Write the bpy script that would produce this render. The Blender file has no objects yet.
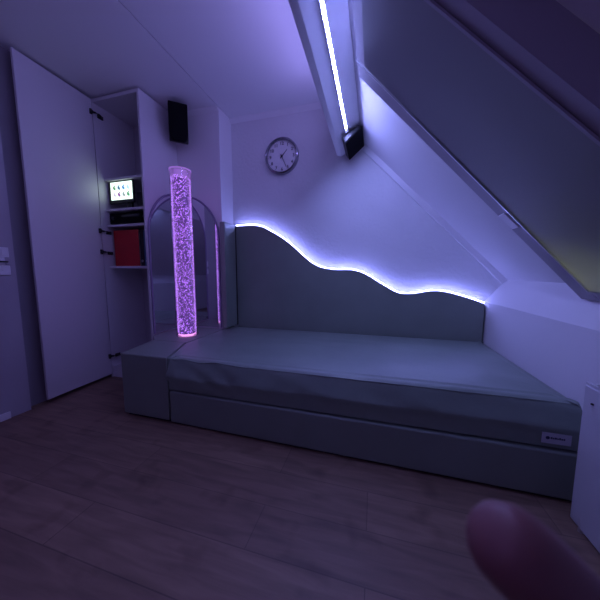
import bpy, bmesh, math, random
from mathutils import Vector, Matrix, noise

random.seed(7)
scn = bpy.context.scene
COL = scn.collection
V = Vector

# ------------------------------------------------------------------ materials
def new_mat(name):
    m = bpy.data.materials.new(name)
    m.use_nodes = True
    nt = m.node_tree
    return m, nt, nt.nodes['Principled BSDF']

def mat(name, col, rough=0.5, metal=0.0, bump=0.0, bscale=60.0, var=0.0, vscale=3.0, spec=0.5):
    m, nt, b = new_mat(name)
    b.inputs['Base Color'].default_value = (*col, 1)
    b.inputs['Roughness'].default_value = rough
    b.inputs['Metallic'].default_value = metal
    b.inputs['Specular IOR Level'].default_value = spec
    tc = nt.nodes.new('ShaderNodeTexCoord')
    if bump > 0:
        n = nt.nodes.new('ShaderNodeTexNoise')
        n.inputs['Scale'].default_value = bscale
        n.inputs['Detail'].default_value = 4
        nt.links.new(tc.outputs['Object'], n.inputs['Vector'])
        bp = nt.nodes.new('ShaderNodeBump')
        bp.inputs['Strength'].default_value = bump
        bp.inputs['Distance'].default_value = 0.01
        nt.links.new(n.outputs['Fac'], bp.inputs['Height'])
        nt.links.new(bp.outputs['Normal'], b.inputs['Normal'])
    if var > 0:
        n2 = nt.nodes.new('ShaderNodeTexNoise')
        n2.inputs['Scale'].default_value = vscale
        n2.inputs['Detail'].default_value = 5
        nt.links.new(tc.outputs['Object'], n2.inputs['Vector'])
        r = nt.nodes.new('ShaderNodeValToRGB')
        r.color_ramp.elements[0].position = 0.3
        r.color_ramp.elements[1].position = 0.7
        r.color_ramp.elements[0].color = (*[c * (1 - var) for c in col], 1)
        r.color_ramp.elements[1].color = (*[min(1, c * (1 + var)) for c in col], 1)
        nt.links.new(n2.outputs['Fac'], r.inputs['Fac'])
        nt.links.new(r.outputs['Color'], b.inputs['Base Color'])
    return m

def emit(name, col, s):
    m, nt, b = new_mat(name)
    b.inputs['Base Color'].default_value = (0.02, 0.02, 0.02, 1)
    b.inputs['Emission Color'].default_value = (*col, 1)
    b.inputs['Emission Strength'].default_value = s
    return m

def clear_mat(name, tint=(1, 1, 1), gloss=0.12, rough=0.03):
    m = bpy.data.materials.new(name); m.use_nodes = True
    nt = m.node_tree; nt.nodes.clear()
    o = nt.nodes.new('ShaderNodeOutputMaterial')
    t = nt.nodes.new('ShaderNodeBsdfTransparent'); t.inputs['Color'].default_value = (*tint, 1)
    g = nt.nodes.new('ShaderNodeBsdfGlossy'); g.inputs['Roughness'].default_value = rough
    lw = nt.nodes.new('ShaderNodeLayerWeight'); lw.inputs['Blend'].default_value = 0.35
    mp = nt.nodes.new('ShaderNodeMath'); mp.operation = 'MULTIPLY'; mp.inputs[1].default_value = gloss * 4
    ad = nt.nodes.new('ShaderNodeMath'); ad.operation = 'ADD'; ad.inputs[1].default_value = gloss * 0.2
    mx = nt.nodes.new('ShaderNodeMixShader')
    nt.links.new(lw.outputs['Fresnel'], mp.inputs[0]); nt.links.new(mp.outputs[0], ad.inputs[0])
    nt.links.new(ad.outputs[0], mx.inputs['Fac'])
    nt.links.new(t.outputs[0], mx.inputs[1]); nt.links.new(g.outputs[0], mx.inputs[2])
    nt.links.new(mx.outputs[0], o.inputs['Surface'])
    return m

def floor_mat():
    m, nt, b = new_mat('laminate planks')
    tc = nt.nodes.new('ShaderNodeTexCoord')
    br = nt.nodes.new('ShaderNodeTexBrick')
    br.offset = 0.37; br.inputs['Scale'].default_value = 1.0
    br.inputs['Brick Width'].default_value = 1.15; br.inputs['Row Height'].default_value = 0.19
    br.inputs['Mortar Size'].default_value = 0.0022; br.inputs['Mortar Smooth'].default_value = 0.3
    br.inputs['Color1'].default_value = (0.32, 0.21, 0.15, 1)
    br.inputs['Color2'].default_value = (0.24, 0.155, 0.115, 1)
    br.inputs['Mortar'].default_value = (0.17, 0.11, 0.085, 1)
    nt.links.new(tc.outputs['Object'], br.inputs['Vector'])
    mp = nt.nodes.new('ShaderNodeMapping'); mp.inputs['Scale'].default_value = (2.2, 16, 1)
    nt.links.new(tc.outputs['Object'], mp.inputs['Vector'])
    n = nt.nodes.new('ShaderNodeTexNoise'); n.inputs['Scale'].default_value = 1.6; n.inputs['Detail'].default_value = 7
    n.inputs['Distortion'].default_value = 0.6
    nt.links.new(mp.outputs[0], n.inputs['Vector'])
    r = nt.nodes.new('ShaderNodeValToRGB')
    r.color_ramp.elements[0].position = 0.32; r.color_ramp.elements[0].color = (0.72, 0.70, 0.68, 1)
    r.color_ramp.elements[1].position = 0.68; r.color_ramp.elements[1].color = (1.12, 1.1, 1.08, 1)
    nt.links.new(n.outputs['Fac'], r.inputs['Fac'])
    n3 = nt.nodes.new('ShaderNodeTexNoise'); n3.inputs['Scale'].default_value = 6; n3.inputs['Detail'].default_value = 2
    nt.links.new(tc.outputs['Object'], n3.inputs['Vector'])
    r3 = nt.nodes.new('ShaderNodeValToRGB')
    r3.color_ramp.elements[0].position = 0.27; r3.color_ramp.elements[0].color = (0.7, 0.66, 0.64, 1)
    r3.color_ramp.elements[1].position = 0.42; r3.color_ramp.elements[1].color = (1, 1, 1, 1)
    nt.links.new(n3.outputs['Fac'], r3.inputs['Fac'])
    mx = nt.nodes.new('ShaderNodeMix'); mx.data_type = 'RGBA'; mx.blend_type = 'MULTIPLY'; mx.inputs[0].default_value = 1
    nt.links.new(br.outputs['Color'], mx.inputs[6]); nt.links.new(r.outputs['Color'], mx.inputs[7])
    mx2 = nt.nodes.new('ShaderNodeMix'); mx2.data_type = 'RGBA'; mx2.blend_type = 'MULTIPLY'; mx2.inputs[0].default_value = 1
    nt.links.new(mx.outputs[2], mx2.inputs[6]); nt.links.new(r3.outputs['Color'], mx2.inputs[7])
    nt.links.new(mx2.outputs[2], b.inputs['Base Color'])
    b.inputs['Roughness'].default_value = 0.5
    bp = nt.nodes.new('ShaderNodeBump'); bp.inputs['Strength'].default_value = 0.15; bp.inputs['Distance'].default_value = 0.003
    nt.links.new(n.outputs['Fac'], bp.inputs['Height']); nt.links.new(bp.outputs['Normal'], b.inputs['Normal'])
    return m

def blind_mat():
    m, nt, b = new_mat('blackout fabric')
    b.inputs['Base Color'].default_value = (0.27, 0.27, 0.28, 1)
    b.inputs['Roughness'].default_value = 0.42
    tr = nt.nodes.new('ShaderNodeBsdfTranslucent'); tr.inputs['Color'].default_value = (0.4, 0.42, 0.36, 1)
    mx = nt.nodes.new('ShaderNodeMixShader'); mx.inputs['Fac'].default_value = 0.2
    out = nt.nodes['Material Output']
    nt.links.new(b.outputs[0], mx.inputs[1]); nt.links.new(tr.outputs[0], mx.inputs[2])
    nt.links.new(mx.outputs[0], out.inputs['Surface'])
    return m

M = {}
M['plaster'] = mat('white textured plaster', (0.74, 0.74, 0.76), 0.9, bump=0.55, bscale=38, spec=0.2)
M['paint'] = mat('white wall paint', (0.78, 0.77, 0.79), 0.8, bump=0.08, bscale=90, spec=0.3)
M['ceil'] = mat('white ceiling board', (0.8, 0.8, 0.82), 0.75, bump=0.05, bscale=70, spec=0.3)
M['trim'] = mat('white trim paint', (0.82, 0.82, 0.84), 0.45)
M['melamine'] = mat('white melamine board', (0.70, 0.69, 0.72), 0.36)
M['cabin'] = mat('grey white cabinet interior', (0.5, 0.49, 0.52), 0.55)
M['floor'] = floor_mat()
M['leather'] = mat('grey green leatherette', (0.235, 0.275, 0.235), 0.42, bump=0.06, bscale=220, var=0.06, vscale=4)
M['leather_mat'] = mat('grey green mattress cover', (0.245, 0.305, 0.26), 0.36, bump=0.10, bscale=26, var=0.07, vscale=5)
M['shadow'] = mat('black plinth and gap shade', (0.02, 0.02, 0.022), 0.8)  # near-black stands in for the shade under bed, block and behind the pad
M['black'] = mat('black plastic', (0.012, 0.012, 0.014), 0.4)
M['blackm'] = mat('matt black grille', (0.008, 0.008, 0.01), 0.9, bump=0.5, bscale=400, spec=0.1)
M['steel'] = mat('brushed steel', (0.7, 0.7, 0.72), 0.28, 1.0)
M['mirror'] = mat('silvered mirror', (0.74, 0.76, 0.80), 0.015, 1.0)
M['edge'] = mat('polished mirror edge', (0.30, 0.27, 0.40), 0.2)
M['alu'] = mat('aluminium profile', (0.62, 0.62, 0.65), 0.35, 0.9)
M['red'] = mat('red cardboard', (0.55, 0.015, 0.02), 0.55, var=0.1, vscale=8)
M['teal'] = mat('blue binder board', (0.05, 0.13, 0.24), 0.5)
M['blackcard'] = mat('black binder board', (0.012, 0.012, 0.015), 0.6)
M['paper'] = mat('white paper', (0.75, 0.75, 0.72), 0.8)
M['face'] = mat('white clock dial', (0.86, 0.86, 0.88), 0.6)
M['ink'] = mat('black clock ink', (0.015, 0.015, 0.03), 0.6)
M['white_plastic'] = mat('white plastic', (0.8, 0.8, 0.82), 0.35)
M['dark_hole'] = mat('dark socket recess', (0.03, 0.03, 0.035), 0.5)
M['radiator'] = mat('white radiator enamel', (0.60, 0.60, 0.63), 0.4)
M['label'] = mat('white woven label', (0.6, 0.6, 0.66), 0.7)
M['label_ink'] = mat('dark blue label print', (0.03, 0.03, 0.10), 0.7)
M['skin'] = mat('skin', (0.26, 0.11, 0.11), 0.5, bump=0.05, bscale=900)
M['skin'].node_tree.nodes['Principled BSDF'].inputs['Subsurface Weight'].default_value = 0.25
M['skin'].node_tree.nodes['Principled BSDF'].inputs['Subsurface Radius'].default_value = (0.01, 0.003, 0.002)
M['nail'] = mat('finger nail', (0.7, 0.42, 0.36), 0.3)
M['sleeve'] = mat('dark sleeve cloth', (0.03, 0.03, 0.04), 0.9, bump=0.2, bscale=300)
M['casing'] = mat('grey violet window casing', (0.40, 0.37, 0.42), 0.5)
M['jamb_shade'] = mat('shade grey recess board', (0.30, 0.28, 0.32), 0.7)  # grey darkened to put more shade into the recess beside the door
M['glass'] = clear_mat('window glass', (0.9, 0.92, 0.92), 0.15)
M['acrylic'] = clear_mat('clear acrylic', (0.97, 0.95, 1.0), 0.10, 0.04)
M['blind'] = blind_mat()
M['led_head'] = emit('headboard LED silicone', (0.27, 0.29, 1.0), 41.0)
M['led_beam'] = emit('beam LED chips', (0.30, 0.34, 1.0), 310.0)
M['led_tape'] = emit('beam LED lens', (0.35, 0.37, 1.0), 5.0)
M['bub'] = emit('lit bubbles', (0.47, 0.21, 0.87), 1.9)
M['water'] = emit('lit violet water', (0.11, 0.035, 0.30), 0.6)
M['tubelamp'] = emit('tube base lamp', (0.9, 0.35, 0.85), 1.6)
M['rim'] = emit('light guiding acrylic rim', (0.45, 0.22, 0.9), 0.55)
M['screen'] = emit('lit tablet screen', (0.70, 0.90, 0.80), 1.7)
def dot(n, c): return emit('icon ' + n, c, 1.0)
ICONS = [dot('green', (0.13, 0.30, 0.16)), dot('navy', (0.06, 0.16, 0.30)), dot('blue', (0.10, 0.28, 0.65)), dot('pale', (0.48, 0.74, 0.86)),
         dot('pink', (0.62, 0.55, 0.72)), dot('purple', (0.25, 0.04, 0.32)), dot('grey', (0.30, 0.34, 0.38)), dot('leaf', (0.10, 0.33, 0.18))]

# ------------------------------------------------------------------ helpers
def root_of(o):
    while o.parent: o = o.parent
    return o

def obj(name, bm, m, parent=None, smooth=False, bevel=0.0, seg=2, angle=40):
    """link a bmesh (in room coordinates) as one mesh object"""
    bmesh.ops.recalc_face_normals(bm, faces=bm.faces[:])
    me = bpy.data.meshes.new(name)
    if parent:
        off = root_of(parent).location
        bmesh.ops.translate(bm, verts=bm.verts[:], vec=-off)
    bm.to_mesh(me); bm.free()
    ms = m if isinstance(m, (list, tuple)) else [m]
    for k in ms: me.materials.append(k)
    if smooth:
        for p in me.polygons: p.use_smooth = True
    o = bpy.data.objects.new(name, me); COL.objects.link(o)
    if parent: o.parent = parent
    if bevel > 0:
        md = o.modifiers.new('bevel', 'BEVEL'); md.width = bevel; md.segments = seg; md.limit_method = 'ANGLE'
        md.angle_limit = math.radians(angle); md.harden_normals = False
        for p in me.polygons: p.use_smooth = True
        try: me.set_sharp_from_angle(angle=math.radians(50))
        except Exception: pass
    elif smooth:
        try: me.set_sharp_from_angle(angle=math.radians(50))
        except Exception: pass
    return o

def thing(name, label, cat, loc, group=None):
    o = bpy.data.objects.new(name, None); COL.objects.link(o)
    o.location = loc; o.empty_display_size = 0.05
    o['label'] = label; o['category'] = cat
    if group: o['group'] = group
    bpy.context.view_layer.update()
    return o

def tag(o, label, cat, group=None, kind=None):
    o['label'] = label; o['category'] = cat
    if group: o['group'] = group
    if kind: o['kind'] = kind
    return o

def struct(name, bm, m, parent=None, **k):
    o = obj(name, bm, m, parent, **k)
    if not parent: o['kind'] = 'structure'
    return o

def add_box(bm, lo, hi, mi=0, M4=None):
    x0, y0, z0 = lo; x1, y1, z1 = hi
    vs = [bm.verts.new(c) for c in ((x0, y0, z0), (x1, y0, z0), (x1, y1, z0), (x0, y1, z0), (x0, y0, z1), (x1, y0, z1), (x1, y1, z1), (x0, y1, z1))]
    if M4 is not None:
        for v in vs: v.co = M4 @ v.co
    for f in ((0, 3, 2, 1), (4, 5, 6, 7), (0, 1, 5, 4), (1, 2, 6, 5), (2, 3, 7, 6), (3, 0, 4, 7)):
        fc = bm.faces.new([vs[i] for i in f]); fc.material_index = mi
    return vs

def bx(lo, hi, M4=None):
    bm = bmesh.new(); add_box(bm, lo, hi, 0, M4); return bm

def add_prism(bm, pts, d, mi=0):
    """extrude polygon pts (3D) by vector d"""
    a = [bm.verts.new(p) for p in pts]; b = [bm.verts.new(V(p) + V(d)) for p in pts]
    n = len(pts)
    f = [bm.faces.new(a), bm.faces.new(b[::-1])]
    for i in range(n): f.append(bm.faces.new((a[i], a[(i + 1) % n], b[(i + 1) % n], b[i])))
    for q in f: q.material_index = mi

def prism(pts, d):
    bm = bmesh.new(); add_prism(bm, pts, d); return bm

def add_tube(bm, pts, r, seg=10, mi=0, cap=True):
    pts = [V(p) for p in pts]
    rings = []
    for i, p in enumerate(pts):
        t = (pts[min(i + 1, len(pts) - 1)] - pts[max(i - 1, 0)]).normalized()
        up = V((0, 1, 0)) if abs(t.y) < 0.9 else V((1, 0, 0))
        a = t.cross(up).normalized(); b = t.cross(a).normalized()
        rr = r[i] if isinstance(r, (list, tuple)) else r
        rings.append([bm.verts.new(p + a * rr * math.cos(k * 2 * math.pi / seg) + b * rr * math.sin(k * 2 * math.pi / seg)) for k in range(seg)])
    for i in range(len(rings) - 1):
        for k in range(seg):
            f = bm.faces.new((rings[i][k], rings[i][(k + 1) % seg], rings[i + 1][(k + 1) % seg], rings[i + 1][k])); f.material_index = mi
    if cap:
        f = bm.faces.new(rings[0][::-1]); f.material_index = mi
        f = bm.faces.new(rings[-1]); f.material_index = mi

def tube(pts, r, seg=10):
    bm = bmesh.new(); add_tube(bm, pts, r, seg); return bm

def add_lathe(bm, prof, c, axis='z', seg=48, mi=0):
    """prof: list of (radius, height) closed to the axis if radius 0"""
    rings = []
    for r, h in prof:
        ring = []
        if r < 1e-6:
            p = {'z': (0, 0, h), 'y': (0, h, 0)}[axis]
            ring = [bm.verts.new(V(c) + V(p))]
        else:
            for k in range(seg):
                a = 2 * math.pi * k / seg
                p = (r * math.cos(a), r * math.sin(a), h) if axis == 'z' else (r * math.cos(a), h, r * math.sin(a))
                ring.append(bm.verts.new(V(c) + V(p)))
        rings.append(ring)
    for i in range(len(rings) - 1):
        A, B = rings[i], rings[i + 1]
        for k in range(seg):
            k2 = (k + 1) % seg
            if len(A) == 1 and len(B) == 1: continue
            if len(A) == 1: vs = (A[0], B[k], B[k2])
            elif len(B) == 1: vs = (A[k], A[k2], B[0])
            else: vs = (A[k], A[k2], B[k2], B[k])
            f = bm.faces.new(vs); f.material_index = mi

def lathe(prof, c, axis='z', seg=48):
    bm = bmesh.new(); add_lathe(bm, prof, c, axis, seg); return bm

def catmull(pts, n=6):
    out = []
    P = [pts[0]] + list(pts) + [pts[-1]]
    for i in range(1, len(P) - 2):
        p0, p1, p2, p3 = [V(q) for q in P[i - 1:i + 3]]
        for k in range(n):
            t = k / n
            out.append(0.5 * ((2 * p1) + (-p0 + p2) * t + (2 * p0 - 5 * p1 + 4 * p2 - p3) * t * t + (-p0 + 3 * p1 - 3 * p2 + p3) * t ** 3))
    out.append(V(pts[-1]))
    return out

# ------------------------------------------------------------------ room constants
CEIL = 2.52; YG = 2.48; YR = 2.262
XL = -2.47; XW = -2.40
KX = 0.886                     # knee wall
A = (KX, 0.765); B = (1.03, 0.944)
SL = 1.033
def rz(x): return B[1] - SL * (x - B[0])
YB = -2.3                      # the room runs on behind the photographer

# ------------------------------------------------------------------ setting
struct('floor', bx((XL - 0.1, YB, -0.06), (1.3, YG + 0.1, 0.0)), M['floor'])
bm = bmesh.new()
add_box(bm, (XL - 0.1, YB, CEIL), (-1.4235, YG + 0.1, CEIL + 0.05))
add_box(bm, (-1.4165, YB, CEIL), (0.2, YG + 0.1, CEIL + 0.05))
add_box(bm, (-1.45, YB, CEIL + 0.008), (-1.39, YG + 0.1, CEIL + 0.045))
struct('ceiling', bm, M['ceil'])
bm = bmesh.new()
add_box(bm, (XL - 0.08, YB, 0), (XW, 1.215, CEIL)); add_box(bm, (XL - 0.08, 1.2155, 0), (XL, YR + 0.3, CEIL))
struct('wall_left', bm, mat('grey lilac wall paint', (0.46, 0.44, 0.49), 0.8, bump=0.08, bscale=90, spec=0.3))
struct('trim_5', bx((XL + 0.0005, 1.2165, 0.0), (XL + 0.012, 1.40, CEIL - 0.001)), M['jamb_shade'])
struct('wall_back', prism([(-1.42, YG, 0), (KX + 0.2, YG, 0), (KX + 0.2, YG, 1.0), (-0.45, YG, CEIL), (-1.42, YG, CEIL)], (0, 0.08, 0)), M['plaster'])
struct('wall_corner', bx((XL, YR, 0), (-1.42, YG + 0.08, CEIL)), M['paint'])
struct('wall_right', prism([(KX, YB, 0), (A[0], YB, A[1]), (B[0], YB, B[1]), (B[0] + 0.12, YB, B[1] - 0.06), (B[0] + 0.12, YB, 0)], (0, YG - YB, 0)), M['paint'])
struct('wall_front', prism([(XL, YB - 0.08, 0), (1.1, YB - 0.08, 0), (1.1, YB - 0.08, 1.0), (-0.45, YB - 0.08, CEIL), (XL, YB - 0.08, CEIL)], (0, 0.08, 0)), M['paint'])

# sloping roof underside with the roof-window opening
XT = -0.03; XB = 1.026
far_t, far_b, near_y = 1.418, 1.553, 0.790
n_out = V((0.719, 0, 0.695))
bm = bmesh.new()
P_tl = (XT, far_t); P_bl = (XB, far_b); P_tr = (XT, near_y); P_br = (XB, near_y)
x_top, x_bot = -0.30, B[0] + 0.20
def rp(x, y, d=0): return V((x, y, rz(x))) + n_out * d
polys = [[(x_top, YG), (x_bot, YG), P_bl, P_tl], [(x_top, YG), P_tl, P_tr, (x_top, YB)],
         [P_bl, (x_bot, YG), (x_bot, YB), P_br], [P_tr, P_br, (x_bot, YB), (x_top, YB)]]
RTH = 0.10
for pl in polys:
    a = [bm.verts.new(rp(*p)) for p in pl]; b = [bm.verts.new(rp(*p, RTH)) for p in pl]
    bm.faces.new(a); bm.faces.new(b[::-1])
ring = [P_tl, P_bl, P_br, P_tr]
for i in range(4):
    p, q = ring[i], ring[(i + 1) % 4]
    bm.faces.new([bm.verts.new(v) for v in (rp(*p), rp(*q), rp(*q, RTH), rp(*p, RTH))])
bmesh.ops.remove_doubles(bm, verts=bm.verts[:], dist=1e-5)
struct('ceiling_slope', bm, M['paint'])

# purlin box under the ridge
P1 = (-0.138, 2.150); P2 = (-0.312, 2.046); P3 = (-0.352, 2.056)
struct('trim_1', prism([(P1[0], YB, P1[1]), (P2[0], YB, P2[1]), (P3[0], YB, P3[1]), (-0.372, YB, CEIL), (-0.30, YB, CEIL)], (0, YG - YB, 0)), M['trim'], bevel=0.004)
# cornice along the gable, corner wall
struct('trim_2', prism([(-1.42, YG, CEIL), (-1.42, YG - 0.035, CEIL), (-1.42, YG - 0.028, CEIL - 0.012), (-1.42, YG - 0.010, CEIL - 0.028), (-1.42, YG, CEIL - 0.038)], (1.06, 0, 0)), M['trim'])
struct('trim_3', prism([(-1.894, YR, CEIL), (-1.894, YR - 0.030, CEIL), (-1.894, YR - 0.022, CEIL - 0.012), (-1.894, YR - 0.008, CEIL - 0.024), (-1.894, YR, CEIL - 0.034)], (0.47, 0, 0)), M['trim'])
# cover strip between gable and roof slope
tl = V((P1[0], 0, P1[1])); bl = V((B[0], 0, B[1])); dd = (bl - tl).normalized(); nn = V((-dd.z, 0, dd.x)) * -1
nn = V((-0.719, 0, -0.695))
bm = bmesh.new()
add_prism(bm, [V((0, YG, 0)) + tl, V((0, YG - 0.024, 0)) + tl, V((0, YG - 0.024, 0)) + tl + nn * 0.045, V((0, YG, 0)) + tl + nn * 0.045], (bl - tl))
struct('trim_4', bm, M['trim'])
struct('baseboard_left', bx((XW, YB, 0.0), (XW + 0.012, 1.10, 0.05)), M['trim'], bevel=0.004)

# ------------------------------------------------------------------ roof window
def wp(x, y, d): return rp(x, y, d)
win = bpy.data.objects.new('window_1', None); COL.objects.link(win); win['kind'] = 'structure'
win.location = rp(XB, near_y, 0.05); bpy.context.view_layer.update()
def bar_on_roof(bm, p, q, w_in, d0, d1):
    """a bar along p-q on the roof plane, growing inwards by vector w_in (x,y)"""
    pts = [(p[0], p[1]), (q[0], q[1]), (q[0] + w_in[0], q[1] + w_in[1]), (p[0] + w_in[0], p[1] + w_in[1])]
    a = [bm.verts.new(rp(*k, d0)) for k in pts]; b = [bm.verts.new(rp(*k, d1)) for k in pts]
    bm.faces.new(a); bm.faces.new(b[::-1])
    for i in range(4): bm.faces.new((a[i], a[(i + 1) % 4], b[(i + 1) % 4], b[i]))
for p, q_, wv in (((XT, far_t), (XB, far_b), (0, -0.105)), ((XT, near_y), (XB, near_y), (0, 0.060)),
                  ((XT, near_y + 0.0605), (XT, far_t - 0.1055), (0.04, 0)), ((XB - 0.042, near_y + 0.0605), (XB - 0.042, far_b - 0.111), (0.042, 0))):
    bm = bmesh.new(); bar_on_roof(bm, p, q_, wv, -0.100, -0.0005); obj('casing_board', bm, M['casing'], win)
bm = bmesh.new()
bar_on_roof(bm, (XT, far_t - 0.022), (XB, far_b - 0.022), (0, -0.040), 0.030, 0.090)
bar_on_roof(bm, (XT, near_y + 0.022), (XB, near_y + 0.022), (0, 0.040), 0.030, 0.090)
bar_on_roof(bm, (XT + 0.022, near_y + 0.063), (XT + 0.022, far_t - 0.063), (0.04, 0), 0.030, 0.090)
bar_on_roof(bm, (XB - 0.022, near_y + 0.063), (XB - 0.022, far_b - 0.067), (-0.04, 0), 0.030, 0.090)
obj('window_frame', bm, M['trim'], win)
bm = bmesh.new()
bar_on_roof(bm, (XT + 0.04, near_y + 0.05), (XT + 0.04, far_t - 0.04), (XB - XT - 0.08, 0), 0.055, 0.061)
obj('glass_pane', bm, M['glass'], win)

bl_root = thing('roller_blind', 'dark roller blind pulled fully down in the casing of the sloping roof window', 'blind', rp(XB, near_y, -0.03))
bm = bmesh.new()
q = [(XT + 0.036, near_y + 0.056), (XB - 0.037, near_y + 0.056), (XB - 0.037, far_b - 0.105), (XT + 0.036, far_t - 0.101)]
a = [bm.verts.new(rp(*k, -0.1024)) for k in q]
b = [bm.verts.new(rp(*k, -0.1008)) for k in q]
bm.faces.new(a); bm.faces.new(b[::-1])
for i in range(4): bm.faces.new((a[i], a[(i + 1) % 4], b[(i + 1) % 4], b[i]))
obj('blind_fabric', bm, M['blind'], bl_root)
bm = bmesh.new(); bar_on_roof(bm, (XT + 0.001, far_t - 0.103), (XB - 0.042, far_b - 0.108), (0, -0.007), -0.109, -0.1028); obj('guide_rail', bm, M['alu'], bl_root)
bm = bmesh.new(); bar_on_roof(bm, (XT + 0.001, near_y + 0.050), (XB - 0.042, near_y + 0.050), (0, 0.010), -0.109, -0.1028); obj('guide_rail', bm, M['casing'], bl_root)
br = bx((-0.005, -0.030, -0.045), (0.005, 0.030, 0.045), Matrix.Translation(rp(0.672, 1.455, -0.106)) @ Matrix.Rotation(math.radians(-44), 4, 'Y'))
o = obj('window_clip', br, M['white_plastic'], bevel=0.003)
tag(o, 'small white clip on the far casing board of the roof window', 'clip')

# ------------------------------------------------------------------ wardrobe
cab = thing('wardrobe', 'tall white built-in wardrobe with its door open flat along the left wall', 'wardrobe', (-2.16, 2.05, 0))
CF = 1.842
obj('side_panel', bx((-2.42, CF, 0.0), (-2.402, 2.26, 2.505)), M['melamine'], cab)
obj('side_panel', bx((-1.915, CF, 0.0), (-1.895, 2.26, 2.505)), M['melamine'], cab, bevel=0.0015)
obj('back_panel', bx((-2.402, 2.245, 0.0), (-1.915, 2.26, 2.49)), M['cabin'], cab)
obj('top_panel', bx((-2.402, CF + 0.003, 2.478), (-1.915, 2.245, 2.505)), M['melamine'], cab)
obj('bottom_panel', bx((-2.402, CF + 0.01, 0.08), (-1.915, 2.245, 0.10)), M['melamine'], cab)
obj('plinth', bx((-2.402, CF + 0.012, 0.0), (-1.915, CF + 0.03, 0.08)), M['melamine'], cab)
SH = [(1.855, 1.900), (1.585, 1.895), (1.443, 1.895), (1.064, 1.895)]
for z, y in SH:
    obj('shelf', bx((-2.402, y, z - 0.02), (-1.915, 2.245, z)), M['melamine'], cab, bevel=0.001)
DA = math.atan2(0.035, 0.53)
DM = Matrix.Translation((-2.404, 1.838, 0)) @ Matrix.Rotation(DA, 4, 'Z')
door = obj('door', bx((-0.019, -0.535, 0.035), (0, 0, 2.50), DM), M['melamine'], cab, bevel=0.0015)
for z in (2.383, 1.372, 1.185, 0.205):
    bm = bmesh.new()
    add_box(bm, (-2.402, 1.880, z - 0.014), (-2.390, 1.925, z + 0.014))        # plate on the side panel
    add_tube(bm, [(-2.393, 1.905, z), (-2.378, 1.890, z + 0.002), (-2.370, 1.868, z + 0.004), (-2.375, 1.845, z + 0.006), (-2.392, 1.828, z + 0.008)], [0.010, 0.010, 0.008, 0.008, 0.010], 8)
    add_lathe(bm, [(0, -0.008), (0.016, -0.008), (0.016, 0.008), (0, 0.008)], (-2.392, 1.822, z + 0.008), 'y', 14)
    add_box(bm, (-2.399, 1.812, z - 0.014), (-2.386, 1.826, z + 0.028))
    obj('hinge', bm, M['black'], door)

# items in the wardrobe
tab = thing('tablet', 'black framed touch tablet with lit white icon screen on the upper wardrobe shelf', 'tablet', (-2.24, 1.96, 1.585))
TX0, TX1, TZ0, TZ1, TY = -2.388, -2.098, 1.636, 1.838, 1.922
obj('case', bx((TX0, TY, TZ0), (TX1, TY + 0.022, TZ1)), M['black'], tab, bevel=0.008, seg=3)
bm = bmesh.new()
sx0, sx1, sz0, sz1 = -2.358, -2.108, 1.667, 1.824
add_box(bm, (sx0, TY - 0.0012, sz0), (sx1, TY - 0.0002, sz1))
k = 0
for rz_ in (1.772, 1.712):
    for c in range(4):
        cx = sx0 + 0.045 + c * 0.053; w = 0.016
        add_box(bm, (cx - w, TY - 0.0018, rz_ - 0.010), (cx + w * 0.3, TY - 0.0013, rz_ + 0.016), k + 1)
        add_box(bm, (cx - w * 0.3, TY - 0.0021, rz_ - 0.018), (cx + w * 0.9, TY - 0.0019, rz_ + 0.004), k + 1)
        add_lathe(bm, [(0, -0.0024), (0.007, -0.0024), (0.007, -0.0021), (0, -0.0021)], (cx + 0.004, TY, rz_ + 0.019), 'y', 10, k + 1)
        k += 1
obj('screen', bm, [M['screen']] + ICONS, tab)
bm = bmesh.new()
add_lathe(bm, [(0, 0), (0.045, 0), (0.045, 0.006), (0.018, 0.012), (0.016, 0.04), (0.0, 0.045)], (-2.175, 1.955, 1.585), 'z', 24)
add_box(bm, (-2.2, 1.944, 1.60), (-2.15, 1.966, 1.66))
obj('stand', bm, M['black'], tab, smooth=True)

rec = thing('receiver', 'flat black audio receiver lying between the two middle wardrobe shelves', 'receiver', (-2.17, 2.05, 1.443))
obj('case', bx((-2.397, 1.93, 1.453), (-1.935, 2.22, 1.553)), M['black'], rec, bevel=0.003)
obj('front_panel', bx((-2.395, 1.922, 1.455), (-1.937, 1.930, 1.551)), M['blackm'], rec, bevel=0.002)
obj('display', bx((-2.25, 1.9205, 1.512), (-2.05, 1.9225, 1.532)), mat('dim display glass', (0.02, 0.02, 0.03), 0.15), rec)
for x in (-2.345, -1.985):
    obj('knob', lathe([(0, -0.016), (0.014, -0.016), (0.016, 0), (0, 0)], (x, 1.922, 1.505), 'y', 20), M['black'], rec, smooth=True)
for x in (-2.37, -1.965):
    for y in (1.96, 2.19):
        obj('foot', lathe([(0, 0), (0.014, 0), (0.015, 0.011), (0, 0.011)], (x, y, 1.443), 'z', 14), M['black'], rec)

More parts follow.
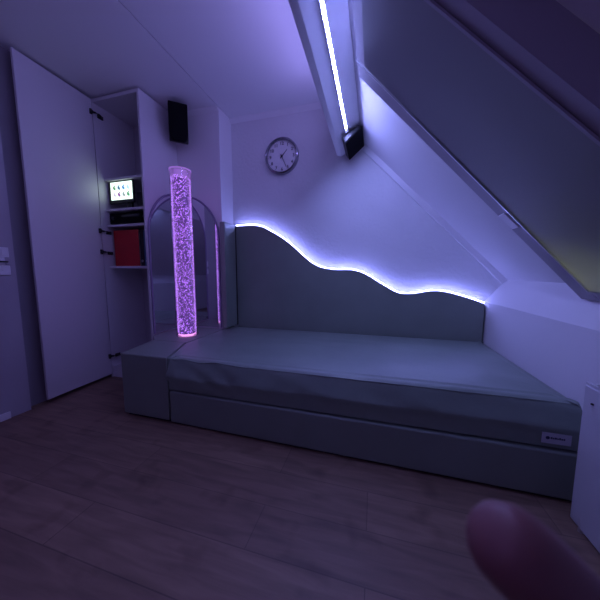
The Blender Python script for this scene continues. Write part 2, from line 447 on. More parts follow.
rb = thing('binder', 'big red binder facing forward on the lower wardrobe shelf', 'binder', (-2.22, 2.02, 1.064))
obj('cover', bx((-2.362, 1.925, 1.065), (-2.076, 1.930, 1.395)), M['red'], rb, bevel=0.0015)
obj('cover', bx((-2.362, 1.985, 1.065), (-2.076, 1.990, 1.395)), M['red'], rb, bevel=0.0015)
obj('spine', bx((-2.367, 1.925, 1.065), (-2.3622, 1.990, 1.395)), M['red'], rb, bevel=0.0015)
obj('pages', bx((-2.355, 1.9305, 1.072), (-2.090, 1.975, 1.38)), M['paper'], rb)
def upright_binder(x0, x1, m, label):
    t = thing('binder', label, 'binder', ((x0 + x1) / 2, 2.05, 1.064))
    obj('spine', bx((x0, 1.93, 1.065), (x1, 1.934, 1.385)), m, t, bevel=0.001)
    obj('cover', bx((x0, 1.9345, 1.065), (x0 + 0.003, 2.2, 1.385)), m, t)
    obj('cover', bx((x1 - 0.003, 1.9345, 1.065), (x1, 2.2, 1.385)), m, t)
    obj('pages', bx((x0 + 0.004, 1.94, 1.07), (x1 - 0.004, 2.19, 1.37)), M['paper'], t)
    obj('finger_ring', lathe([(0.006, -0.0006), (0.010, -0.0012), (0.010, 0.0006), (0.006, 0.0006)], ((x0 + x1) / 2, 1.9292, 1.11), 'y', 18), M['steel'], t)
upright_binder(-2.070, -2.028, M['blackcard'], 'black binder standing spine-out just right of the red binder')
upright_binder(-2.024, -1.976, M['teal'], 'dark blue binder standing spine-out at the shelf\'s right end')

# wall switch group on the left
sw = thing('wall_switch', 'white two-gang switch and socket plate on the left wall', 'switch', (XW, 1.18, 1.08))
obj('plate', bx((XW + 0.001, 1.101, 1.105), (XW + 0.012, 1.183, 1.172)), M['white_plastic'], sw, bevel=0.003)
obj('plate', bx((XW + 0.001, 1.101, 0.985), (XW + 0.012, 1.183, 1.052)), M['white_plastic'], sw, bevel=0.003)
obj('rocker', bx((XW + 0.0125, 1.116, 1.115), (XW + 0.017, 1.141, 1.162)), M['white_plastic'], sw, bevel=0.002)
obj('rocker', bx((XW + 0.0125, 1.144, 1.115), (XW + 0.017, 1.169, 1.162)), M['white_plastic'], sw, bevel=0.002)
obj('backing_box', bx((XW + 0.001, 1.106, 1.053), (XW + 0.008, 1.160, 1.104)), M['white_plastic'], sw)
obj('socket', lathe([(0, -0.006), (0.022, -0.006), (0.024, 0.004), (0, 0.004)], (XW + 0.0135, 1.149, 1.076), 'z', 24), M['dark_hole'], sw)
obj('screw', bx((XW + 0.0125, 1.139, 1.015), (XW + 0.0135, 1.145, 1.021)), M['steel'], sw)

# ------------------------------------------------------------------ corner: podium, mirrors, bubble tube
PZ = 0.447
pod = thing('corner_podium', 'padded grey corner podium under the glowing bubble tube', 'podium', (-1.65, 1.98, 0))
foot = [(-1.742, 1.705), (-1.424, 1.705), (-1.424, 2.258), (-1.889, 2.258), (-1.889, 1.838)]
obj('podium_body', prism([(x, y, 0.0) for x, y in foot], (0, 0, PZ - 0.04)), M['leather'], pod)
obj('podium_top', prism([(x, y, PZ - 0.039) for x, y in foot], (0, 0, 0.039)), M['leather'], pod, bevel=0.007, seg=3)

def arch_outline(w, h0, r, n=20):
    """half arch, corner at u=0: up the outside edge and over to the corner"""
    pts = [(0, 0), (w, 0), (w, h0)]
    for i in range(1, n + 1):
        a = math.pi / 2 * i / n
        pts.append((w - r + r * math.cos(a) if False else w * math.cos(a), h0 + r * math.sin(a)))
    return pts
def corner_mirror(name, label, o3, u, nrm, w, h0, r):
    t = thing(name, label, 'mirror', V(o3), 'arched corner mirrors')
    pts = arch_outline(w, h0, r)
    f = lambda p, d: V(o3) + V(u) * p[0] + V((0, 0, 1)) * p[1] + V(nrm) * d
    obj('mirror_backing', prism([f(p, 0.001) for p in pts], V(nrm) * 0.008), M['edge'], t)
    inner = []
    iw, ir = w - 0.012, r - 0.012
    inner = [(0.0005, 0.001), (iw, 0.001), (iw, h0)] + [(max(0.0005, iw * math.cos(math.pi / 2 * i / 24)), h0 + ir * math.sin(math.pi / 2 * i / 24)) for i in range(1, 25)]
    obj('mirror_glass', prism([f(p, 0.0092) for p in inner], V(nrm) * 0.0015), M['mirror'], t)
    bm = bmesh.new()
    edge = [f(p, 0.009) for p in pts[1:]]
    add_tube(bm, edge, 0.0075, 8)
    obj('edge_trim', bm, M['edge'], t, smooth=True)
corner_mirror('wall_mirror', 'left half-arch corner mirror on the wardrobe side, behind the bubble tube', (-1.895, 2.2495, PZ + 0.009), (0, -1, 0), (1, 0, 0), 0.395, 0.890, 0.415)
corner_mirror('wall_mirror', 'right half-arch corner mirror on the rear wall beside the headboard pad', (-1.884, YR, PZ + 0.009), (1, 0, 0), (0, -1, 0), 0.430, 0.890, 0.415)

TC = V((-1.603, 1.938, PZ))
tb = thing('bubble_tube', 'tall glowing violet bubble tube standing on the corner podium', 'bubble tube', TC)
TR = 0.087; TH = 1.415
bm = bmesh.new()
add_lathe(bm, [(TR, 0.004), (TR, TH), (TR - 0.005, TH), (TR - 0.005, 0.004), (TR, 0.004)], TC, 'z', 64)
obj('acrylic_tube', bm, M['acrylic'], tb, smooth=True)
obj('top_rim', lathe([(TR + 0.001, TH - 0.008), (TR + 0.001, TH + 0.003), (TR - 0.006, TH + 0.003), (TR - 0.006, TH - 0.008), (TR + 0.001, TH - 0.008)], TC, 'z', 64), M['rim'], tb, smooth=True)
obj('base_ring', lathe([(TR - 0.006, 0.001), (TR + 0.006, 0.001), (TR + 0.006, 0.012), (TR + 0.001, 0.014), (TR - 0.006, 0.012), (TR - 0.006, 0.001)], TC, 'z', 64), M['acrylic'], tb, smooth=True)
obj('base_lamp', lathe([(0, 0.002), (TR - 0.012, 0.002), (TR - 0.012, 0.010), (0, 0.010)], TC, 'z', 40), M['tubelamp'], tb)
obj('water', lathe([(0, 0.016), (TR - 0.022, 0.016), (TR - 0.022, TH - 0.075), (0, TH - 0.052)], TC, 'z', 48), M['water'], tb, smooth=True)
bm = bmesh.new()
rnd = random.Random(3)
def ico_cache():
    b2 = bmesh.new(); bmesh.ops.create_icosphere(b2, subdivisions=1, radius=1)
    vs = [v.co.copy() for v in b2.verts]; fs = [[v.index for v in f.verts] for f in b2.faces]; b2.free(); return vs, fs
IV, IF = ico_cache()
for i in range(4600):
    a = rnd.uniform(0, 2 * math.pi); rr = TR - 0.0098 - 0.008 * rnd.random() ** 1.5
    z = 0.02 + (TH - 0.075) * rnd.random()
    s = rnd.uniform(0.0021, 0.0041)
    c = TC + V((rr * math.cos(a), rr * math.sin(a), z))
    st = rnd.uniform(0.8, 1.2); ph = rnd.uniform(-0.4, 0.4)
    tx, ty = -math.sin(a), math.cos(a)
    vv = [bm.verts.new(c + V((v.x * s + tx * v.z * s * ph, v.y * s + ty * v.z * s * ph, v.z * s * st))) for v in IV]
    for f in IF: bm.faces.new([vv[k] for k in f])
o = obj('bubbles', bm, M['bub'], tb, smooth=True); o['kind'] = 'stuff'
obj('foam', lathe([(0, TH - 0.050), (TR - 0.0075, TH - 0.050), (TR - 0.0075, TH - 0.012), (0, TH - 0.012)], TC, 'z', 48), M['rim'], tb, smooth=True)

# ------------------------------------------------------------------ bed
blk = thing('bench_block', 'padded dark grey end block at the left end of the bed', 'bench block', (-1.5, 1.54, 0))
BLK = [(-1.672, 1.345), (-1.284, 1.345), (-1.432, 1.699), (-1.742, 1.699)]
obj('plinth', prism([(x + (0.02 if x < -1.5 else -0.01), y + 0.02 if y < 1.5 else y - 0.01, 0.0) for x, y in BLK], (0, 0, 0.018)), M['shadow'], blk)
obj('upholstery', prism([(x, y, 0.0185) for x, y in BLK], (0, 0, PZ + 0.003 - 0.0185)), M['leather'], blk, bevel=0.007, seg=3)

base = thing('bed_base', 'long low upholstered grey bed base under the mattress', 'bed base', (-0.2, 1.9, 0))
BF = [(-1.274, 1.342), (0.880, 1.314), (0.880, 2.40), (-1.416, 2.40), (-1.416, 1.706)]
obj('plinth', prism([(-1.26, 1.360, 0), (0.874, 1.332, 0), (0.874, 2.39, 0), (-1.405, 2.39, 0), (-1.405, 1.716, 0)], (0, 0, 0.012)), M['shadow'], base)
obj('upholstered_box', prism([(x, y, 0.0125) for x, y in BF], (0, 0, 0.214)), M['leather'], base, bevel=0.009, seg=3)

# mattress: rings from the bottom edge up and in over the top
def resample(poly, n):
    L = []; P = [V((*p, 0)) for p in poly]
    tot = sum((P[(i + 1) % len(P)] - P[i]).length for i in range(len(P)))
    out = []
    for i in range(len(P)):
        a, b = P[i], P[(i + 1) % len(P)]; m = max(2, round(n * (b - a).length / tot))
        for k in range(m): out.append(a.lerp(b, k / m))
    return out
def round_poly(poly, r, n=5):
    out = []
    N = len(poly)
    for i in range(N):
        p, c, q = V((*poly[i - 1], 0)), V((*poly[i], 0)), V((*poly[(i + 1) % N], 0))
        d1, d2 = (p - c).normalized(), (q - c).normalized()
        s, e2 = c + d1 * r, c + d2 * r
        for k in range(n + 1):
            t = k / n
            out.append(((1 - t) ** 2 * s + 2 * t * (1 - t) * c + t * t * e2).to_tuple()[:2])
    return out
MP = [(-1.2815, 1.349), (0.880, 1.334), (0.880, 2.414), (-1.419, 2.414), (-1.428, 1.701)]
out_l = resample(round_poly(MP, 0.010), 420)
cen_y = 1.90
def axis_pt(p): return V((max(-0.95, min(0.40, p.x)), cen_y, 0))
mroot = thing('mattress', 'grey green leatherette mattress with a loose wrinkled cover on the bed base', 'mattress', (-0.2, 1.9, 0.225))
MZ = 0.448
prof = [(-0.010, 0.2305), (0.000, 0.236), (0.002, 0.255), (0.004, 0.285), (0.008, 0.312), (0.013, 0.326), (0.012, 0.336), (0.008, 0.350), (0.001, 0.375), (-0.006, 0.398), (-0.012, 0.418), (-0.017, 0.430), (-0.024, 0.438), (-0.034, 0.443)]
bm = bmesh.new()
rings = []
NO = len(out_l)
def outward(i):
    t = (out_l[(i + 1) % NO] - out_l[i - 1]).normalized(); return V((t.y, -t.x, 0))
for d, z in prof:
    r = []
    for i in range(NO):
        p = out_l[i]; nrm = outward(i)
        fz = (z - 0.2305) / 0.212
        w = 0.0
        env = math.sin(min(1, max(0, fz)) * math.pi) ** 0.8
        leftb = math.exp(-((p.x + 1.0) / 0.35) ** 2)
        if p.y < 1.375:
            w = (noise.noise(V((p.x * 5.5 + z * 9, z * 11, 2.0))) * 0.006 + noise.noise(V((p.x * 15 - z * 30, z * 24, 7.0))) * 0.0028) * env
            w += leftb * env * 0.018 * noise.noise(V((p.x * 9 + z * 16, z * 7, 4.4)))
        dz = 0.0
        if p.y < 1.375:
            dz = env * 0.008 * noise.noise(V((p.x * 3.5, 1.3, z * 3)))
            dz += leftb * 0.016 * max(0, fz - 0.5) * noise.noise(V((p.x * 8, 5.3, 0)))
        q = p + nrm * ((d if nrm.x > -0.7 else d * 0.06 - 0.0005) + w) + V((0, 0, z + dz))
        q.x = min(q.x, 0.884); q.y = min(q.y, 2.416); q.y = max(q.y, 1.306)
        r.append(bm.verts.new(q))
    rings.append(r)
d0 = prof[-1][0]
for t in [0.035, 0.06, 0.075, 0.10, 0.14, 0.18, 0.23, 0.28, 0.34, 0.40, 0.47, 0.54, 0.61, 0.68, 0.76, 0.84, 0.92]:
    r = []
    for i in range(NO):
        p = out_l[i] + outward(i) * (d0 if outward(i).x > -0.7 else d0 * 0.06 - 0.0005); q = p.lerp(axis_pt(p), t)
        dome = 0.006 * math.sin(min(1, t * 1.6) * math.pi / 2)
        wr = noise.noise(V((q.x * 1.6, q.y * 9, 0.5))) * 0.0035 + noise.noise(V((q.x * 6, q.y * 5, 3.5))) * 0.002
        ridge = 0.005 * math.exp(-((q.y - 2.08 + 0.05 * q.x) / 0.022) ** 2) * (1 if -0.5 < q.x < 0.8 else 0.2)
        wr += 0.004 * math.exp(-((q.x + 1.12 + (q.y - 1.7) * 0.35) / 0.03) ** 2)
        groove = -0.004 if 0.055 < t < 0.065 else 0
        fade = min(1, t * 6)
        r.append(bm.verts.new((q.x, q.y, MZ + dome * fade + (wr + ridge) * fade + groove - (0.002 if t < 0.04 else 0))))
    rings.append(r)
for a, b in zip(rings, rings[1:]):
    for i in range(NO):
        bm.faces.new((a[i], a[(i + 1) % NO], b[(i + 1) % NO], b[i]))
bm.faces.new(rings[0][::-1])
cv = [bm.verts.new(axis_pt(v.co) + V((0, 0, MZ + 0.006))) for v in rings[-1]]
for i in range(NO):
    bm.faces.new((rings[-1][i], rings[-1][(i + 1) % NO], cv[(i + 1) % NO], cv[i]))
bmesh.ops.remove_doubles(bm, verts=bm.verts[:], dist=1e-5)
cover = obj('mattress_cover', bm, M['leather_mat'], mroot, smooth=True)
# piping along the front top edge
pp = []
for i in range(120):
    x = -1.255 + i * (2.12 / 119)
    leftb = math.exp(-((x + 1.0) / 0.35) ** 2)
    pp.append((x, 1.362 - 0.007 * x + 0.003 * noise.noise(V((x * 6, 1, 1))), 0.4345 + 0.003 * noise.noise(V((x * 9, 2, 2))) + leftb * 0.010 * noise.noise(V((x * 8, 5.3, 0)))))
obj('piping', tube(pp, 0.0052, 8), M['leather_mat'], cover, smooth=True)
lab = obj('maker_label', bx((0.731, 1.3245, 0.258), (0.836, 1.3265, 0.306)), M['label'], mroot)
bm = bmesh.new()
add_lathe(bm, [(0, -0.0006), (0.0075, -0.0006), (0.0075, 0), (0, 0)], (0.752, 1.3243, 0.2835), 'y', 16)
xs = 0.7625
for w, h in ((0.006, 0.009), (0.005, 0.007), (0.007, 0.009), (0.005, 0.007), (0.006, 0.0095), (0.006, 0.007), (0.005, 0.008)):
    add_box(bm, (xs, 1.3237, 0.2795), (xs + w, 1.3243, 0.2795 + h)); xs += w + 0.0018
obj('print', bm, M['label_ink'], lab)

# headboard with wave
W = [(-1.3645, 1.480), (-1.235, 1.482), (-1.147, 1.477), (-1.072, 1.459), (-0.998, 1.422), (-0.914, 1.375), (-0.842, 1.329), (-0.761, 1.266), (-0.69, 1.204),
     (-0.631, 1.152), (-0.572, 1.106), (-0.513, 1.073), (-0.455, 1.053), (-0.351, 1.038), (-0.231, 1.037), (-0.177, 1.031), (-0.123, 1.017), (-0.069, 0.995), (-0.016, 0.964),
     (0.046, 0.924), (0.098, 0.893), (0.175, 0.848), (0.217, 0.832), (0.259, 0.826), (0.308, 0.827), (0.372, 0.836), (0.465, 0.854), (0.543, 0.854), (0.619, 0.841), (0.695, 0.820), (0.769, 0.796), (0.874, 0.758)]
wave = catmull([(x, 0, z) for x, z in W], 4)
HF, HBK = 2.422, 2.476
hb = thing('headboard', 'long grey wave-topped headboard panel along the gable wall', 'headboard', (-0.25, 2.45, 0.03))
pts = [(-1.3645, HF, 0.03), (0.874, HF, 0.03)] + [(p.x, HF, p.z - 0.008) for p in reversed(wave)]
bm = bmesh.new()
add_prism(bm, pts, (0, HBK - HF, 0))
obj('headboard_panel', bm, M['leather'], hb, bevel=0.006, seg=2, angle=60)
led = thing('led_strip', 'glowing blue-white LED strip following the wavy headboard top', 'LED strip', (-0.25, 2.46, 1.0))
lw = [V((p.x, 2.434, p.z + 0.0005)) for p in wave]
obj('light_tube', tube(lw, 0.0034, 8), M['led_head'], led, smooth=True)
pad = thing('wall_pad', 'narrow upright grey wall pad between the right mirror and the headboard', 'wall pad', (-1.39, 2.33, PZ))
obj('padding', bx((-1.4185, 2.215, 0.459), (-1.3655, 2.415, 1.482)), M['leather'], pad, bevel=0.008, seg=3)
obj('back_board', bx((-1.4185, 2.4155, 0.459), (-1.3660, 2.476, 1.474)), M['shadow'], pad)

# ------------------------------------------------------------------ beam LED strip
fd = (V((P1[0], 0, P1[1])) - V((P2[0], 0, P2[1]))); fl = fd.length; fd.normalize()
fn = V((fd.z, 0, -fd.x))       # out of the beam face, down-right
if fn.z > 0: fn = -fn
bled = thing('led_strip', 'straight bright LED strip running along the ceiling beam', 'LED strip', (-0.235, 1.0, 2.09))
def on_face(t, y, d): return V((P2[0], y, P2[1])) + fd * t + fn * d
t0, t1 = 0.078, 0.094
YE, YS = 2.135, 0.75
bm = bmesh.new()
add_prism(bm, [on_face(t0 - 0.004, YS, 0.0008), on_face(t1 + 0.004, YS, 0.0008), on_face(t1 + 0.004, YS, 0.006), on_face(t0 - 0.004, YS, 0.006)], (0, YE - YS, 0))
for ta, tb_ in ((t0 - 0.004, t0 - 0.0005), (t1 + 0.0005, t1 + 0.004)):
    add_prism(bm, [on_face(ta, YS, 0.0061), on_face(tb_, YS, 0.0061), on_face(tb_, YS, 0.0155), on_face(ta, YS, 0.0155)], (0, YE - YS, 0))
obj('mounting_profile', bm, M['white_plastic'], bled)
bm = bmesh.new()
add_prism(bm, [on_face(t0, YS + 0.01, 0.0063), on_face(t1, YS + 0.01, 0.0063), on_face(t1 - 0.004, YS + 0.01, 0.0110), on_face(t0 + 0.004, YS + 0.01, 0.0110)], (0, YE - YS - 0.02, 0))
obj('light_lens', bm, M['led_tape'], bled)
bm = bmesh.new()
n = int((YE - YS - 0.06) / 0.028)
for i in range(n):
    y = YS + 0.03 + i * 0.028
    add_prism(bm, [on_face(t0 + 0.002, y, 0.0113), on_face(t1 - 0.002, y, 0.0113), on_face(t1 - 0.004, y, 0.014), on_face(t0 + 0.004, y, 0.014)], (0, 0.016, 0))
o = obj('light_chips', bm, M['led_beam'], bled)

# ------------------------------------------------------------------ clock
ck = thing('wall_clock', 'round wall clock with steel rim and black numerals on the gable', 'clock', (-0.885, YG, 2.11))
CC = V((-0.878, YG - 0.002, 2.108)); CR = 0.167
obj('rim', lathe([(CR - 0.022, -0.006), (CR - 0.020, -0.034), (CR - 0.012, -0.041), (CR - 0.003, -0.036), (CR, -0.02), (CR, 0), (CR - 0.022, 0), (CR - 0.022, -0.006)], CC, 'y', 72), mat('dark chromed steel', (0.32, 0.32, 0.36), 0.2, 1.0), ck, smooth=True)
obj('dial', lathe([(0, -0.010), (CR - 0.021, -0.010), (CR - 0.021, -0.002), (0, -0.002)], CC, 'y', 72), M['face'], ck)
dg = bpy.context.evaluated_depsgraph_get()
def text_bm(s, size, center, y):
    cu = bpy.data.curves.new('txt', 'FONT'); cu.body = s; cu.size = size; cu.align_x = 'CENTER'; cu.align_y = 'CENTER'; cu.extrude = 0.0006; cu.offset = 0.0008
    to = bpy.data.objects.new('txt', cu); COL.objects.link(to)
    bpy.context.view_layer.update()
    me = bpy.data.meshes.new_from_object(to.evaluated_get(bpy.context.evaluated_depsgraph_get()))
    bm = bmesh.new(); bm.from_mesh(me)
    bpy.data.objects.remove(to); bpy.data.meshes.remove(me); bpy.data.curves.remove(cu)
    for v in bm.verts: v.co = V((center[0] + v.co.x, y - v.co.z, center[1] + v.co.y))
    return bm
for h in range(1, 13):
    a = math.radians(30 * h); r = CR * 0.70
    obj('numeral', text_bm(str(h), 0.040, (CC.x + r * math.sin(a), CC.z + r * math.cos(a)), CC.y - 0.0115), M['ink'], ck)
bm = bmesh.new()
for i in range(60):
    a = math.radians(6 * i); r0 = CR * (0.80 if i % 5 else 0.795); r1 = CR * 0.835; w = 0.0008 if i % 5 else 0.0018
    d = V((math.sin(a), 0, math.cos(a))); s = V((math.cos(a), 0, -math.sin(a)))
    c = CC + V((0, -0.0112, 0))
    add_prism(bm, [c + d * r0 - s * w, c + d * r1 - s * w, c + d * r1 + s * w, c + d * r0 + s * w], (0, 0.0008, 0))
o = obj('minute_track', bm, M['ink'], ck)
def hand(name, ang, L, w, y):
    a = math.radians(ang); d = V((math.sin(a), 0, math.cos(a))); s = V((math.cos(a), 0, -math.sin(a))); c = CC + V((0, y, 0))
    obj(name, prism([c - d * 0.022 - s * w, c + d * L - s * w * 0.55, c + d * L + s * w * 0.55, c - d * 0.022 + s * w], (0, 0.0012, 0)), M['ink'], ck)
hand('hour_hand', 43, 0.078, 0.0048, -0.0155)
hand('minute_hand', 156, 0.112, 0.0036, -0.0180)
obj('hub', lathe([(0, -0.022), (0.009, -0.022), (0.009, -0.0105), (0, -0.0105)], CC, 'y', 20), M['ink'], ck)
obj('glass_cover', lathe([(0, -0.0285), (CR - 0.0205, -0.0275), (CR - 0.0205, -0.0262), (0, -0.0272)], CC, 'y', 72), clear_mat('clock glass', (1, 1, 1), 0.02), ck, smooth=True)

# ------------------------------------------------------------------ loudspeakers
sp = thing('loudspeaker', 'black loudspeaker hung in the corner under the ceiling above the bubble tube', 'speaker', (-1.75, 2.14, 2.34), 'black satellite loudspeakers')
SM = Matrix.Translation((-1.742, 2.112, 2.345)) @ Matrix.Rotation(math.radians(40), 4, 'Z') @ Matrix.Rotation(math.radians(11), 4, 'X')
bm = bmesh.new()
add_prism(bm, [(-0.078, -0.055, 0.150), (0.078, -0.055, 0.150), (0.078, -0.055, -0.085), (0.062, -0.055, -0.135), (0.040, -0.055, -0.150), (-0.040, -0.055, -0.150), (-0.062, -0.055, -0.135), (-0.078, -0.055, -0.085)], (0, 0.055, 0))
bmesh.ops.transform(bm, matrix=SM, verts=bm.verts[:])
obj('grille', bm, M['blackm'], sp, bevel=0.008, seg=2)
bm = bmesh.new()
add_prism(bm, [(-0.080, 0.0005, 0.152), (0.080, 0.0005, 0.152), (0.080, 0.0005, -0.148), (-0.080, 0.0005, -0.148)], (0, 0.045, 0))
add_prism(bm, [(-0.072, 0.046, 0.13), (0.072, 0.046, 0.13), (0.060, 0.046, -0.14), (-0.060, 0.046, -0.14)], (0, 0.035, 0))
bmesh.ops.transform(bm, matrix=SM, verts=bm.verts[:])
obj('cabinet', bm, M['black'], sp, bevel=0.005)
bm = bmesh.new()
add_tube(bm, [(-1.79, 2.148, 2.40), (-1.82, 2.185, 2.41), (-1.85, 2.225, 2.41)], 0.012, 10)
add_box(bm, (-1.892, 2.195, 2.37), (-1.845, 2.255, 2.45))
obj('wall_bracket', bm, M['black'], sp)

sp2 = thing('loudspeaker', 'black loudspeaker fixed under the ceiling beam at the gable end of the LED strip', 'speaker', (-0.17, 2.3, 2.06), 'black satellite loudspeakers')
a2 = (V((-0.112, 0, 2.103)) - V((-0.236, 0, 1.998))); al = a2.length; a2.normalize()
n2 = V((-a2.z, 0, a2.x))
if n2.z < 0: n2 = -n2
def sp_pt(u, y, d): return V((-0.236, y, 1.998)) + a2 * u + n2 * d
bm = bmesh.new()
add_prism(bm, [sp_pt(0, 2.145, 0), sp_pt(al, 2.145, 0), sp_pt(al, 2.145, 0.012), sp_pt(0, 2.145, 0.012)], (0, 0.315, 0))
obj('grille', bm, M['blackm'], sp2, bevel=0.004)
bm = bmesh.new()
add_prism(bm, [sp_pt(0.001, 2.148, 0.0125), sp_pt(al - 0.001, 2.148, 0.0125), sp_pt(al - 0.015, 2.148, 0.040), sp_pt(0.001, 2.148, 0.056)], (0, 0.31, 0))
obj('cabinet', bm, M['black'], sp2, bevel=0.004)
bm = bmesh.new()
add_prism(bm, [sp_pt(0.02, 2.24, 0.0575), sp_pt(0.06, 2.24, 0.0535), sp_pt(0.06, 2.24, 0.066), sp_pt(0.02, 2.24, 0.074)], (0, 0.12, 0))
obj('mounting_bracket', bm, M['steel'], sp2)
o = obj('cable_connector', prism([on_face(0.068, YE + 0.001, 0.001), on_face(0.104, YE + 0.001, 0.001), on_face(0.104, YE + 0.001, 0.017), on_face(0.068, YE + 0.001, 0.017)], (0, 0.008, 0)), M['white_plastic'], bled)

# ------------------------------------------------------------------ radiator
rd = thing('radiator', 'white panel radiator on the knee wall at the right edge', 'radiator', (0.83, 0.75, 0.06))
RY0, RY1 = 0.25, 1.222
obj('front_panel', bx((0.792, RY0, 0.016), (0.802, RY1, 0.575)), M['radiator'], rd, bevel=0.004)
obj('rear_panel', bx((0.846, RY0, 0.065), (0.856, RY1, 0.575)), M['radiator'], rd, bevel=0.003)
obj('end_cover', bx((0.8025, RY1 - 0.004, 0.062), (0.8455, RY1 + 0.001, 0.577)), M['radiator'], rd)
bm = bmesh.new()
for k in range(48):
    y = RY0 + 0.012 + k * 0.0198
    add_box(bm, (0.804, y, 0.566), (0.845, y + 0.009, 0.574))
add_box(bm, (0.795, RY0, 0.5755), (0.806, RY1, 0.586)); add_box(bm, (0.842, RY0, 0.5755), (0.852, RY1, 0.586))
obj('top_grille', bm, M['radiator'], rd)
bm = bmesh.new()
add_tube(bm, [(0.8, RY1 - 0.05, 0.061), (0.8, RY1 - 0.05, 0.0005)], 0.009, 10)
add_tube(bm, [(0.845, RY1 - 0.05, 0.061), (0.845, RY1 - 0.05, 0.0005)], 0.009, 10)
obj('pipe', bm, M['steel'], rd, smooth=True)
obj('vent_plug', lathe([(0, -0.005), (0.005, -0.005), (0.005, 0), (0, 0)], (0.790, 1.175, 0.520), 'z', 12), M['dark_hole'], rd)
obj('wall_bracket', bx((0.8565, 0.7, 0.2), (KX - 0.0005, 0.73, 0.5)), M['radiator'], rd)

# ------------------------------------------------------------------ camera
f_px = 260.0
pitch = math.radians(5.93); yaw = math.radians(15.8)
cam = bpy.data.cameras.new('camera'); co = bpy.data.objects.new('camera', cam); COL.objects.link(co)
co.location = (0, 0, 1.0)
co.rotation_euler = (math.pi / 2 - pitch, 0, yaw)
cam.sensor_fit = 'HORIZONTAL'; cam.sensor_width = 36; cam.lens = f_px / 600 * 36
cam.clip_start = 0.005
cam.dof.use_dof = True; cam.dof.focus_distance = 2.2; cam.dof.aperture_fstop = 12
scn.camera = co
bpy.context.view_layer.update()
F = V((-math.sin(yaw) * math.cos(pitch), math.cos(yaw) * math.cos(pitch), -math.sin(pitch)))
R = V((math.cos(yaw), math.sin(yaw), 0)); U = R.cross(F)
def cpt(r, u, f): return V((0, 0, 1.0)) + R * r + U * u + F * f

# the hand of the person holding the camera: one fingertip reaches into the lower edge
person = thing('person', 'fingertip of the person taking the photo, at the bottom edge in front of the bed', 'person', cpt(0.10, -0.13, 0.03))
def skin_chain(name, chains, m, parent, levels=2):
    vs, es, rs = [], [], []
    for base_i, pts in chains:
        prev = base_i
        for p, r in pts:
            vs.append(p); rs.append(r)
            if prev is not None: es.append((prev, len(vs) - 1))
            prev = len(vs) - 1
    off = root_of(parent).location
    me = bpy.data.meshes.new(name); me.from_pydata([V(v) - off for v in vs], es, [])
    o = bpy.data.objects.new(name, me); COL.objects.link(o); o.parent = parent
    md = o.modifiers.new('skin', 'SKIN'); md.use_smooth_shade = True
    for i, r in enumerate(rs): me.skin_vertices[0].data[i].radius = (r, r)
    me.skin_vertices[0].data[0].use_root = True
    s = o.modifiers.new('sub', 'SUBSURF'); s.levels = levels; s.render_levels = levels
    me.materials.append(m)
    return o
# joints in camera axes (right, up, forward)
palm = [(cpt(0.105, -0.175, -0.005), 0.022), (cpt(0.100, -0.150, 0.010), 0.026), (cpt(0.098, -0.125, 0.022), 0.024)]
chains = [(None, palm)]
def nxt(): return sum(len(c[1]) for c in chains)
chains.append((2, [(cpt(0.086, -0.104, 0.038), 0.0098), (cpt(0.069, -0.078, 0.047), 0.0088), (cpt(0.0545, -0.0610, 0.050), 0.0080), (cpt(0.0420, -0.0488, 0.050), 0.0084), (cpt(0.0350, -0.0430, 0.050), 0.0074)]))
chains.append((2, [(cpt(0.098, -0.112, 0.046), 0.0098), (cpt(0.086, -0.108, 0.078), 0.0088), (cpt(0.068, -0.112, 0.086), 0.0080), (cpt(0.052, -0.116, 0.078), 0.0068)]))
chains.append((1, [(cpt(0.098, -0.132, 0.046), 0.0096), (cpt(0.084, -0.130, 0.076), 0.0086), (cpt(0.064, -0.134, 0.082), 0.0078), (cpt(0.048, -0.138, 0.074), 0.0066)]))
chains.append((1, [(cpt(0.099, -0.152, 0.040), 0.0086), (cpt(0.086, -0.152, 0.064), 0.0076), (cpt(0.070, -0.156, 0.068), 0.0068), (cpt(0.058, -0.158, 0.060), 0.0058)]))
chains.append((1, [(cpt(0.086, -0.150, -0.012), 0.0125), (cpt(0.070, -0.132, -0.026), 0.0105), (cpt(0.058, -0.112, -0.030), 0.0088)]))
chains.append((0, [(cpt(0.115, -0.215, -0.030), 0.022), (cpt(0.130, -0.275, -0.070), 0.028), (cpt(0.150, -0.36, -0.14), 0.034), (cpt(0.165, -0.43, -0.20), 0.036)]))
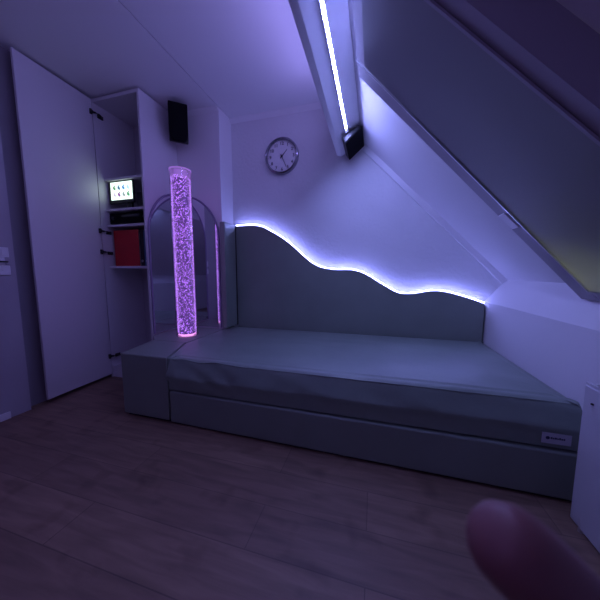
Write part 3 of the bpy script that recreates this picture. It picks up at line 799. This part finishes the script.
skin_chain('hand', chains, M['skin'], person)
nail = lathe([(0, 0.0012), (0.0042, 0.0006), (0.0048, -0.0006), (0, -0.0008)], (0, 0, 0), 'z', 16)
nm = Matrix.Translation(cpt(0.0430, -0.0495, 0.0584)) @ Matrix((R, U, F)).transposed().to_4x4()
bmesh.ops.transform(nail, matrix=nm, verts=nail.verts[:])
obj('fingernail', nail, M['nail'], person, smooth=True)
obj('sleeve', tube([cpt(0.128, -0.268, -0.065), cpt(0.150, -0.36, -0.14), cpt(0.168, -0.445, -0.21)], [0.036, 0.043, 0.046], 20), M['sleeve'], person, smooth=True)

# ------------------------------------------------------------------ light
w = bpy.data.worlds.new('night'); scn.world = w; w.use_nodes = True
w.node_tree.nodes['Background'].inputs['Color'].default_value = (0.01, 0.012, 0.02, 1)
w.node_tree.nodes['Background'].inputs['Strength'].default_value = 1.0

def lamp(name, kind, loc, col, power, size=0.1, rot=None, size_y=None):
    l = bpy.data.lights.new(name, kind); l.color = col; l.energy = power
    if kind == 'POINT': l.shadow_soft_size = size
    if kind == 'AREA':
        l.size = size
        if size_y: l.shape = 'RECTANGLE'; l.size_y = size_y
    o = bpy.data.objects.new(name, l); COL.objects.link(o); o.location = loc
    if rot: o.rotation_euler = rot
    return o
# added violet fill light behind the camera, no lamp is known there
lamp('room_fill', 'POINT', (-1.05, -0.45, 1.75), (0.38, 0.25, 1.0), 4.0, 0.16)
# added fill light hidden behind the beam, brightens ceiling and gable
lamp('beam_fill', 'AREA', (-0.40, 1.15, 2.30), (0.36, 0.31, 1.0), 4.2, 0.02, (0, math.radians(100), 0), 2.0)
# added light close outside the pane, makes the warm spot in the blind
lamp('blind_glow_fill', 'POINT', tuple(rp(0.935, 1.37, 0.17)), (1.0, 1.0, 0.86), 26.0, 0.03)

# ------------------------------------------------------------------ render look
scn.view_settings.view_transform = 'Standard'
scn.view_settings.look = 'None'
scn.view_settings.exposure = 0.15
scn.view_settings.gamma = 1.0
scn.view_settings.use_curve_mapping = False
